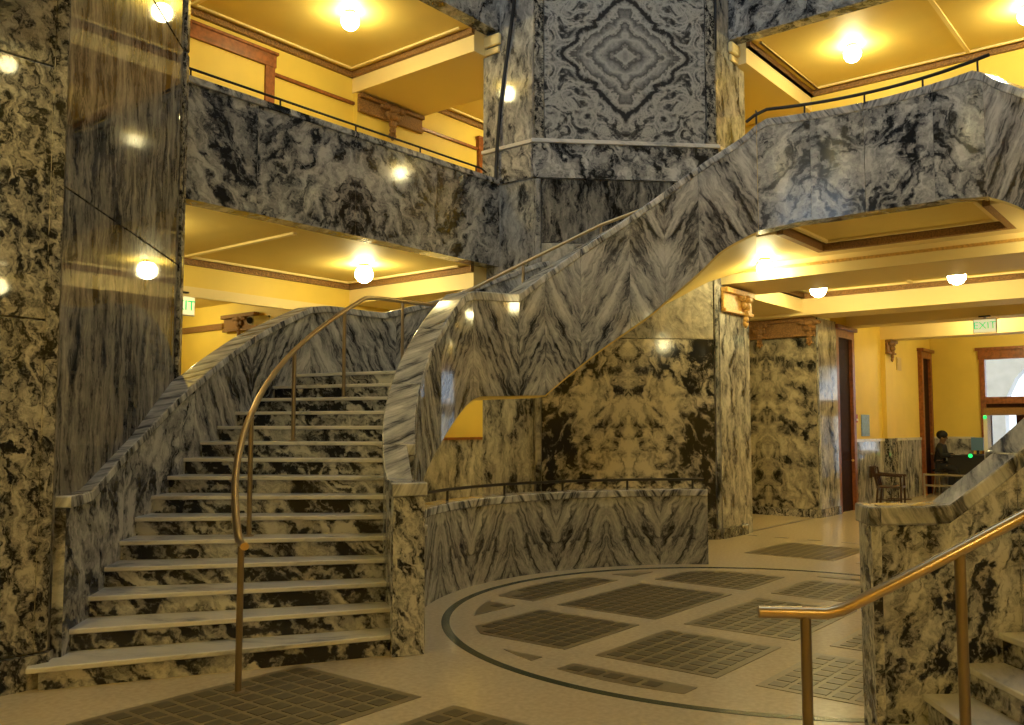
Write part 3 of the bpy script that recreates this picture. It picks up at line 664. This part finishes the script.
def frieze(label, p0, p1, out, z0, z1, consoles, mat='ornament', dep=.09, s=1.0, cat='frieze', name='carved_frieze'):
    ax = ((p1[0]-p0[0]), (p1[1]-p0[1])); l = hypot(*ax); ax = (ax[0]/l, ax[1]/l)
    T = thing(name, label, cat, ((p0[0]+p1[0])/2, (p0[1]+p1[1])/2, z0))
    def band(a, b, d, nm, m=mat):
        q = [p0, p1, (p1[0]+out[0]*d, p1[1]+out[1]*d), (p0[0]+out[0]*d, p0[1]+out[1]*d)]
        part(T, nm, MB().prism(q, a, b), m, bevel=.012)
    h = z1-z0
    band(z0, z0+.14*h, dep*.9, 'lower_moulding'); band(z0+.14*h, z0+.78*h, dep*.55, 'frieze_band'); band(z0+.78*h, z1, dep*1.3, 'upper_moulding')
    for c in consoles:
        x, y = p0[0]+ax[0]*l*c+out[0]*dep*.6, p0[1]+ax[1]*l*c+out[1]*dep*.6
        part(T, 'console', scroll(MB(), (x, y, (z0+z1)/2+.05), ax, out, s), mat, smooth=60)
    return T
frieze('carved brown frieze with a hanging scroll on the upper left gallery wall', (2.63, 8.44), (4.2, 8.44), (0, -1), 7.16, 7.48, [.5])
frieze('gilt capital with scroll on the jamb beside the low wall', (4.98, 2.77), (6.0, 2.77), (0, -1), 3.42, 3.80, [.72], 'gilt', .09, .8, 'capital', 'gilt_capital')
frieze('dark end face of the gilt capital', (6.0, 2.80), (6.0, 4.2), (1, 0), 3.42, 3.80, [.4], 'ornament', .09, .8, 'capital', 'gilt_capital')

# ------------------------------------------------------------------ second pier of the ground corridor and the entrance hall
T = thing('marble_pier', 'mottled marble pier under a carved frieze, beyond the gilt capital', 'pier', (9.0, 3.5, 0))
part(T, 'core', MB().box(8.98, 9.98, 2.78, 5.2, 0, 3.72), 'marble_pier_far')
part(T, 'panel', MB().box(8.94, 8.99, 2.78, 4.6, .15, 3.4), 'marble_pier_far', uvo=(-3.75, 1.7), bevel=.006)
part(T, 'panel', MB().box(8.99, 9.98, 2.75, 2.79, .15, 3.72), 'marble_wainscot', uvo=(9.5, 0), bevel=.006)
part(T, 'base', MB().box(8.91, 9.99, 2.73, 4.6, 0, .15), 'marble_mottled')
frieze('carved brown frieze around the mottled pier', (8.93, 2.76), (8.93, 4.5), (-1, 0), 3.36, 3.72, [.06, .62], 'ornament', .09, .75)
HW = 2.86
UE = 17.35
hl = MB().box(9.98, UE, HW, HW+.2, 0, 4.6)
hall = struct('wall_hall', hl, 'wall_yellow', 'yellow side wall of the entrance hall with marble wainscot', 'wall')
for i, (a, b) in enumerate(((11.12, 12.1), (12.1, 13.1), (13.75, 14.9), (14.9, 16.1))):
    part(hall, 'wainscot_panel', MB().box(a+.004, b-.004, HW-.04, HW, 0, 1.36), 'marble_wainscot', uvo=(a, 0), flip=(-1)**i)
    part(hall, 'wainscot_cap', MB().box(a, b, HW-.055, HW, 1.36, 1.42), 'marble_tread')
part(hall, 'pilaster', MB().box(13.15, 13.7, HW-.10, HW, 0, 3.62), 'wall_yellow'); part(hall, 'pilaster_base', MB().box(13.1, 13.75, HW-.14, HW, 0, 1.42), 'marble_mottled')
frieze('small carved bracket on the hall pilaster', (13.15, HW-.1), (13.7, HW-.1), (0, -1), 3.3, 3.62, [.5], 'ornament', .10, .7, 'bracket', 'carved_bracket')
struct('wall_far', MB().box(UE, UE+.25, 1.68, 3.1, 0, 4.6).box(UE, UE+.25, -3.5, 1.68, 3.52, 4.6).box(UE, UE+.25, -3.5, -1.0, 0, 3.52), 'wall_yellow', 'yellow end wall of the entrance hall', 'wall')
wf = [o for o in S.objects if o.name == 'wall_far'][0]
part(wf, 'wainscot_panel', MB().box(UE-.04, UE, 1.90, 2.84, 0, 1.38), 'marble_wainscot')
part(wf, 'wainscot_cap', MB().box(UE-.05, UE, 1.88, 2.84, 1.38, 1.43), 'marble_tread')
struct('wall_hall_near', MB().box(8.84, UE, -3.1, -2.9, 0, 4.6), 'wall_yellow', 'yellow wall on the near side of the entrance hall', 'wall')
struct('ceiling', MB().box(9.3, UE+.2, -3.1, 3.1, 4.05, 4.3), 'ceiling_cream', 'cream ceiling of the entrance hall', 'ceiling', base=(13, 0, 4.05))
b8 = beams('cream cross beam carrying the exit sign', 10.9, 11.4, -2.9, 2.86, 3.72, 4.06)
b9 = beams('second cross beam of the entrance hall', 13.15, 13.7, -2.9, 2.86, 3.62, 4.06)
# doors of the hall side wall
def side_door(n, label, u0, u1, zt):
    T = thing('door_%d' % n, label, 'door', ((u0+u1)/2, HW, 0), kind='structure')
    part(T, 'jamb', MB().box(u0, u0+.14, HW-.10, HW+.02, 0, zt), 'wood'); part(T, 'jamb', MB().box(u1-.14, u1, HW-.10, HW+.02, 0, zt), 'wood')
    part(T, 'head_casing', MB().box(u0, u1, HW-.10, HW+.02, zt, zt+.16), 'wood'); part(T, 'head_cap', MB().box(u0-.05, u1+.05, HW-.16, HW+.02, zt+.16, zt+.24), 'wood', bevel=.01)
    lf = part(T, 'door_leaf', MB().box(u0+.14, u1-.14, HW-.03, HW+.02, 0, zt), 'wood_dark')
    for a, b in ((.2, 1.0), (1.15, zt-.2)): part(lf, 'door_panel', MB().box(u0+.26, u1-.26, HW-.045, HW-.02, a, b), 'wood_dark', bevel=.01)
    part(lf, 'door_knob', MB().ball((u1-.22, HW-.08, 1.0), .03), 'brass', smooth=60)
side_door(3, 'dark brown door beside the mottled pier', 10.0, 11.08, 3.44)
side_door(4, 'dark brown door behind the guard desk', 16.15, 17.1, 3.40)
# entrance doors
T = thing('door_5', 'brown framed glazed entrance doors with a transom window', 'door', (UE, .4, 0), kind='structure')
part(T, 'jamb', MB().box(UE-.08, UE+.1, 1.58, 1.70, 0, 3.4), 'wood'); part(T, 'jamb', MB().box(UE-.08, UE+.1, -1.04, -.78, 0, 3.4), 'wood')
part(T, 'head_casing', MB().box(UE-.1, UE+.1, -1.04, 1.72, 3.36, 3.58), 'wood'); part(T, 'head_cap', MB().box(UE-.14, UE+.1, -1.1, 1.78, 3.58, 3.66), 'wood', bevel=.01)
part(T, 'transom_bar', MB().box(UE-.06, UE+.1, -.8, 1.62, 2.25, 2.42), 'wood')
part(T, 'transom_pane', MB().box(UE+.02, UE+.03, -.8, 1.62, 2.42, 3.38), 'glass')
for k in range(3):
    v1 = 1.60-.80*k; lf = part(T, 'door_leaf', MB().box(UE-.02, UE+.05, v1-.13, v1, 0, 2.25).box(UE-.02, UE+.05, v1-.80, v1-.67, 0, 2.25).box(UE-.02, UE+.05, v1-.67, v1-.13, 2.12, 2.25).box(UE-.02, UE+.05, v1-.67, v1-.13, 0, .3), 'wood_dark')
    part(lf, 'door_pane', MB().box(UE+.01, UE+.02, v1-.67, v1-.13, .3, 2.12), 'glass')
    part(lf, 'push_bar', MB().box(UE-.08, UE-.04, v1-.70, v1-.10, 1.0, 1.05), 'steel')
# the street outside
out = thing('outer_porch', 'pale stone porch and arch seen through the entrance glass', 'porch', (24, 0, 0))
part(out, 'paving', MB().box(UE+.3, 40, -12, 12, -.2, -.02), 'stone_outside')
part(out, 'pier', MB().box(22, 22.6, 2.0, 6, 0, 5), 'stone_outside'); part(out, 'pier', MB().box(22, 22.6, -7, -2.4, 0, 5), 'stone_outside')
part(out, 'arch', MB().add([(x, y, z) for x in (22, 22.6) for y, z in [(2.0+.01, 5)]+[(2.2*cos(radians(a))-.2, 2.1+2.0*sin(radians(a))) for a in range(0, 181, 15)]+[(-2.41, 5)]], [tuple(range(15)), tuple(range(29, 14, -1))]+[(i, 15+i, 15+(i+1) % 15, (i+1) % 15) for i in range(15)]), 'stone_outside')

# left hall beyond the opening
T = struct('wall_hall_left', MB().box(2.62, 2.9, 8.84, 15, 0, 4.3), 'wall_yellow', 'yellow wall of the hall beyond the left corridor', 'wall')
part(T, 'picture_rail', MB().box(2.58, 2.63, 12.3, 15, 3.60, 3.72), 'ornament')
struct('wall_hall_left_end', MB().box(-9, 2.9, 15, 15.2, 0, 4.3).box(-9, -8.8, 8.84, 15, 0, 4.3), 'wall_yellow', 'end wall of the left hall', 'wall')
struct('ceiling', MB().box(-9, 2.9, 8.84, 15.2, 4.1, 4.3), 'ceiling_cream', 'cream ceiling of the left hall', 'ceiling', base=(0, 12, 4.1))
frieze('carved bracket at the mouth of the left hall above the stair wall', (2.60, 11.1), (2.60, 12.2), (-1, 0), 3.52, 3.85, [.5], 'ornament', .10, .7, 'bracket', 'carved_bracket')

# ================================================================== LIGHTS
def globe(u, v, z, label, r=.135, group=None, drop=.03):
    T = thing('ceiling_light', label, 'lamp', (u, v, z), group or 'globe lamps on the ceilings')
    part(T, 'mount', MB().lathe([(.085, 0), (.085, -.03), (.05, -.05), (.045, -drop)], (u, v, z), 16), 'socket', smooth=40)
    part(T, 'globe', MB().ball((u, v, z-drop-r*.86), r, n=20, m=14), 'globe_glass', smooth=80)
globe(1.48, 6.92, 4.12, 'white globe lamp on the left ground corridor ceiling above the stair landing')
globe(-2.3, 6.92, 4.12, 'globe lamp of the left corridor partly behind the left pier')
globe(1.02, 6.78, 7.86, 'bright globe lamp on the upper left gallery ceiling')
globe(-2.5, 6.85, 7.86, 'globe lamp of the upper left gallery behind the left pier')
globe(6.92, 1.32, 7.86, 'bright globe lamp on the upper right gallery ceiling')
globe(7.15, -1.15, 7.86, 'globe lamp at the top right edge of the upper gallery')
globe(7.0, 2.0, 4.12, 'dome lamp under the ground corridor beam nearest the gilt capital', r=.13, drop=.08)
globe(7.0, -.1, 4.12, 'dome lamp under the ground corridor beam nearer the exit sign', r=.13, drop=.08)
globe(4.72, 1.95, 4.10, 'globe lamp under the upper landing hidden by its parapet', r=.11, drop=.05)
globe(4.72, -2.0, 4.10, 'globe lamp under the right end of the upper landing', r=.11, drop=.05)
globe(12.3, .6, 4.05, 'globe lamp in the entrance hall', r=.13)
globe(15.3, .6, 4.05, 'globe lamp deep in the entrance hall', r=.13)
globe(1.2, 12.6, 4.1, 'globe lamp in the left hall', r=.13)
globe(5.8, 7.2, 4.12, 'globe lamp in the corridor behind the diamond pier', r=.12)
for u, v, z, l in ((-6.95, 1.5, 7.86, 'globe lamp of the gallery behind the viewer'), (-6.95, -1.5, 7.86, 'second globe lamp of the gallery behind the viewer'), (-1.5, -6.95, 7.86, 'globe lamp of the gallery to the right of the viewer'), (1.5, -6.95, 7.86, 'second globe lamp of the gallery to the right of the viewer'),
                   (-6.95, 1.5, 4.12, 'globe lamp of the corridor to the left of the viewer'), (-6.95, -5.6, 4.12, 'globe lamp of the corridor behind the viewer'), (-1.5, -6.95, 4.12, 'globe lamp of the corridor to the right of the viewer'), (1.5, -6.95, 4.12, 'second globe lamp of the corridor to the right of the viewer'), (6, 7.0, 7.86, 'globe lamp of the upper gallery behind the diamond pier')):
    globe(u, v, z, l)

# ================================================================== SMALL THINGS
def text_mesh(s, size, mat, loc, rot, ext=.002, par=None, name='lettering'):
    c = bpy.data.curves.new(name, 'FONT'); c.body = s; c.size = size; c.extrude = ext; c.align_x = 'CENTER'; c.align_y = 'CENTER'
    t = bpy.data.objects.new('tmp', c); COL.objects.link(t); dg = bpy.context.evaluated_depsgraph_get()
    me = bpy.data.meshes.new_from_object(t.evaluated_get(dg)); bpy.data.objects.remove(t)
    me.materials.clear(); me.materials.append(MATS[mat])
    o = bpy.data.objects.new(name, me); COL.objects.link(o); o.parent = par; o.location = loc; o.rotation_euler = rot; return o
def exit_sign(label, base, rotz):
    T = thing('exit_sign', label, 'exit sign', base, 'exit signs'); T.rotation_euler = (0, 0, TH+rotz)
    b0 = T['_b']; T['_b'] = [0, 0, 0]
    part(T, 'housing', MB().box(-.20, .20, 0, .05, -.32, -.06), 'paper_white', bevel=.008)
    part(T, 'face', MB().box(-.185, .185, -.006, .0, -.305, -.075), 'exit_face'); part(T, 'stem', MB().box(-.02, .02, .01, .04, -.06, 0), 'steel')
    part(T, 'canopy', MB().box(-.1, .1, -.01, .06, -.02, 0), 'iron')
    text_mesh('EXIT', .19, 'exit_green', (0, -.01, -.19), (pi/2, 0, 0), par=T)
exit_sign('green exit sign hanging from the entrance hall beam', (10.88, .30, 3.74), -pi/2)
exit_sign('exit sign hanging beyond the left pier over the stair wall', (-1.12, 7.6, 3.47), 0)
T = thing('security_camera', 'small white security camera on the bracket of the left hall', 'camera', (2.2, 10.7, 3.55))
part(T, 'housing', MB().tube([(2.5, 10.75, 3.66), (2.05, 10.6, 3.60)], .085, 10), 'paper_white', smooth=40); part(T, 'lens', MB().tube([(2.06, 10.604, 3.60), (2.02, 10.59, 3.595)], .06, 10), 'black_plastic'); part(T, 'arm', MB().tube([(2.5, 10.75, 3.66), (2.6, 10.8, 3.75)], .02, 6), 'iron')
solo('wall_poster', MB().box(11.68, 12.18, HW-.02, HW, 1.48, 1.93), 'poster_blue', 'small blue notice on the yellow hall wall', 'poster', base=(11.9, HW, 1.48))
T = thing('fire_alarm', 'small red fire alarm on the hall wall beside the dark door', 'alarm', (11.22, HW, 1.75))
part(T, 'body', MB().box(11.17, 11.30, HW-.06, HW, 1.76, 1.93), 'red_plastic', bevel=.01); part(T, 'handle', MB().box(11.19, 11.28, HW-.075, HW-.055, 1.80, 1.84), 'paper_white')
T = thing('wall_vent', 'square cream vent high on the hall wall', 'vent', (14.5, HW, 3.1))
part(T, 'frame', MB().box(14.32, 14.68, HW-.02, HW, 3.0, 3.3), 'vent_cream')
for i in range(4): part(T, 'slat', MB().box(14.36, 14.64, HW-.03, HW-.015, 3.03+.065*i, 3.07+.065*i), 'vent_cream')
# wooden armchair
def chair(u, v, rot):
    T = thing('wooden_armchair', 'dark wooden armchair against the hall wainscot', 'chair', (u, v, 0)); T.rotation_euler = (0, 0, rot); T['_b'] = [0, 0, 0]
    part(T, 'seat', MB().box(-.26, .26, -.25, .25, .42, .46), 'chair_wood', bevel=.015)
    for x in (-.23, .23):
        part(T, 'leg', MB().tube([(x, -.22, 0), (x, -.22, .66)], .022, 8), 'chair_wood'); part(T, 'leg', MB().tube([(x, .26, 0), (x, .22, .43), (x*.98, .27, .66), (x*.95, .30, .84)], .022, 8), 'chair_wood')
        part(T, 'arm', MB().tube([(x*1.04, -.26, .67), (x*1.06, 0, .68), (x*1.0, .27, .70)], .026, 8), 'chair_wood')
        part(T, 'stretcher', MB().tube([(x, -.22, .18), (x, .24, .18)], .013, 6), 'chair_wood')
    part(T, 'backrest', MB().arc(lin(-35+90, 35+90, 8), lambda p: .40, lambda p: .43, lambda p: .62, lambda p: .86).add([], []), 'chair_wood', smooth=30)
    bk = T.children[-1]; bk.location = (0, -.13, 0)
    for x in (-.15, -.05, .05, .15): part(T, 'back_slat', MB().tube([(x, .24, .45), (x, .28, .66)], .012, 6), 'chair_wood')
chair(11.85, 2.34, radians(58))
# guard desk, monitor, guard
T = thing('guard_desk', 'black security desk with a small green light at the hall end', 'desk', (16.6, 1.9, 0))
part(T, 'front_panel', MB().box(16.42, 16.46, 1.30, 2.30, .08, .96), 'black_plastic'); part(T, 'side_panel', MB().box(16.42, 17.0, 2.27, 2.31, 0, .96), 'black_plastic'); part(T, 'side_panel', MB().box(16.42, 17.0, 1.29, 1.33, 0, .96), 'black_plastic')
part(T, 'top', MB().box(16.36, 17.05, 1.25, 2.36, .96, 1.0), 'black_plastic', bevel=.008); part(T, 'status_light', MB().ball((16.35, 1.78, .98), .05, n=10, m=6), 'led_green')
T = thing('computer_monitor', 'computer monitor standing on the black security desk', 'monitor', (16.8, 1.62, 1.0))
part(T, 'screen', MB().box(16.70, 16.74, 1.55, 1.83, 1.10, 1.42), 'screen_blue', bevel=.006); part(T, 'stand', MB().box(16.74, 16.78, 1.66, 1.72, 1.0, 1.2), 'black_plastic'); part(T, 'foot', MB().box(16.68, 16.84, 1.58, 1.80, 1.0, 1.015), 'black_plastic')
T = thing('steel_barrier', 'low grey metal barrier in front of the guard desk', 'barrier', (15.2, 2.1, 0))
for z in (.30, .55): part(T, 'bar', MB().tube([(15.2, 2.55, z), (15.2, 1.5, z)], .025, 8), 'steel')
for v in (2.55, 1.5): part(T, 'post', MB().tube([(15.2, v, 0), (15.2, v, .58)], .025, 8), 'steel')
T = thing('blue_bin', 'blue bin beside the security desk', 'bin', (16.5, 1.1, 0))
part(T, 'body', MB().lathe([(.13, 0), (.17, .78), (.15, .78)], (16.5, 1.1, 0), 14), 'poster_blue', smooth=40); part(T, 'lid', MB().lathe([(.175, .78), (.17, .83), (.06, .87)], (16.5, 1.1, 0), 14), 'screen_blue', smooth=40)
T = thing('detector_arch', 'grey metal detector frame in front of the entrance doors', 'detector', (15.9, .9, 0))
part(T, 'top_beam', MB().box(15.7, 16.1, .2, 1.32, 1.95, 2.12), 'ornament'); part(T, 'side_panel', MB().box(15.7, 16.1, 1.26, 1.34, 0, 1.95), 'paper_white'); part(T, 'side_panel', MB().box(15.7, 16.1, .18, .26, 0, 1.95), 'paper_white')
part(T, 'light', MB().ball((15.68, 1.30, 1.9), .04, n=10, m=6), 'led_green')
# stool and person
T = thing('stool', 'dark stool under the seated guard', 'stool', (16.55, 2.52, 0))
part(T, 'seat', MB().lathe([(.17, .58), (.18, .61), (.16, .63)], (16.55, 2.52, 0), 14), 'black_plastic', smooth=40)
for a in range(4): part(T, 'leg', MB().tube([(16.55+.1*cos(a*pi/2), 2.52+.1*sin(a*pi/2), .58), (16.55+.17*cos(a*pi/2), 2.52+.17*sin(a*pi/2), 0)], .014, 6), 'steel')
def skin_obj(name, verts, edges, rad, mat, par=None, root=0):
    me = bpy.data.meshes.new(name); me.from_pydata(verts, edges, []); me.materials.append(MATS[mat])
    o = bpy.data.objects.new(name, me); COL.objects.link(o)
    md = o.modifiers.new('skin', 'SKIN'); md.use_smooth_shade = True
    if not me.skin_vertices: me.attributes.new  # layer is made by the modifier below
    bpy.context.view_layer.update()
    if not me.skin_vertices:
        bpy.context.view_layer.objects.active = o; bpy.ops.mesh.customdata_skin_add()
    for i, r in enumerate(rad): me.skin_vertices[0].data[i].radius = (r, r) if not isinstance(r, tuple) else r
    me.skin_vertices[0].data[root].use_root = True
    o.modifiers.new('sub', 'SUBSURF').levels = 2; o.modifiers['sub'].render_levels = 2
    if par: o.parent = par
    return o
# local frame of the person: x forward, y left, z up
V = [(0,0,.72),(.0,0,.9),(.03,0,1.1),(.04,0,1.2),(.06,0,1.28),(.09,0,1.36),(.10,0,1.46),
     (.04,.17,1.17),(.10,.23,.98),(.30,.14,.98),(.39,.10,.99),
     (.04,-.17,1.17),(.10,-.23,.98),(.30,-.14,.98),(.39,-.10,.99),
     (.05,.10,.70),(.42,.11,.66),(.40,.11,.30),(.38,.11,.06),(.50,.11,.04),
     (.05,-.10,.70),(.42,-.11,.66),(.40,-.11,.30),(.38,-.11,.06),(.50,-.11,.04)]
Ed = [(0,1),(1,2),(2,3),(3,4),(4,5),(5,6),(3,7),(7,8),(8,9),(9,10),(3,11),(11,12),(12,13),(13,14),(0,15),(15,16),(16,17),(17,18),(18,19),(0,20),(20,21),(21,22),(22,23),(23,24)]
Rd = [.13,.12,.13,.11,.05,.092,.095,.065,.042,.035,.03,.065,.042,.035,.03,.085,.065,.05,.04,.035,.085,.065,.05,.04,.035]
pers = skin_obj('person', V, Ed, Rd, 'skin')
pers.location = W(16.55, 2.52, 0); pers.rotation_euler = (0, 0, TH+radians(-90)); tag(pers, 'person in dark clothes seated at the security desk, looking down', 'person')
js = [i for i in range(0, 15) if i not in (5, 6, 10, 14)]
def sub(ids, grow, name, mat):
    mp_ = {j: k for k, j in enumerate(ids)}
    return skin_obj(name, [V[j] for j in ids], [(mp_[a], mp_[b]) for a, b in Ed if a in mp_ and b in mp_], [Rd[j]+grow for j in ids], mat, pers)
sub(js, .028, 'jacket', 'dark_cloth'); sub([0]+list(range(15, 25)), .02, 'trousers', 'dark_cloth')
hb = MB().ball((.07, 0, 1.48), .135, .122, .115, 14, 10)
me = mesh('hair', hb, 'hair', smooth=80); ho = bpy.data.objects.new('hair', me); COL.objects.link(ho); ho.parent = pers
me = mesh('face_features', MB().ball((.185, 0, 1.40), .02, .015, .025, 8, 6).ball((.172, .035, 1.425), .012, n=8, m=6).ball((.172, -.035, 1.425), .012, n=8, m=6).ball((.09, .095, 1.41), .02, .01, .03, 8, 6).ball((.09, -.095, 1.41), .02, .01, .03, 8, 6), 'skin'); ho = bpy.data.objects.new('face_features', me); COL.objects.link(ho); ho.parent = pers
solo('paper_sheet', MB().box(16.46, 16.66, 2.05, 2.28, 1.0, 1.006), 'paper_white', 'white paper lying on the desk before the guard', 'paper', base=(16.5, 2.1, 1.0))
for o in S.objects:
    if '_b' in o: del o['_b']
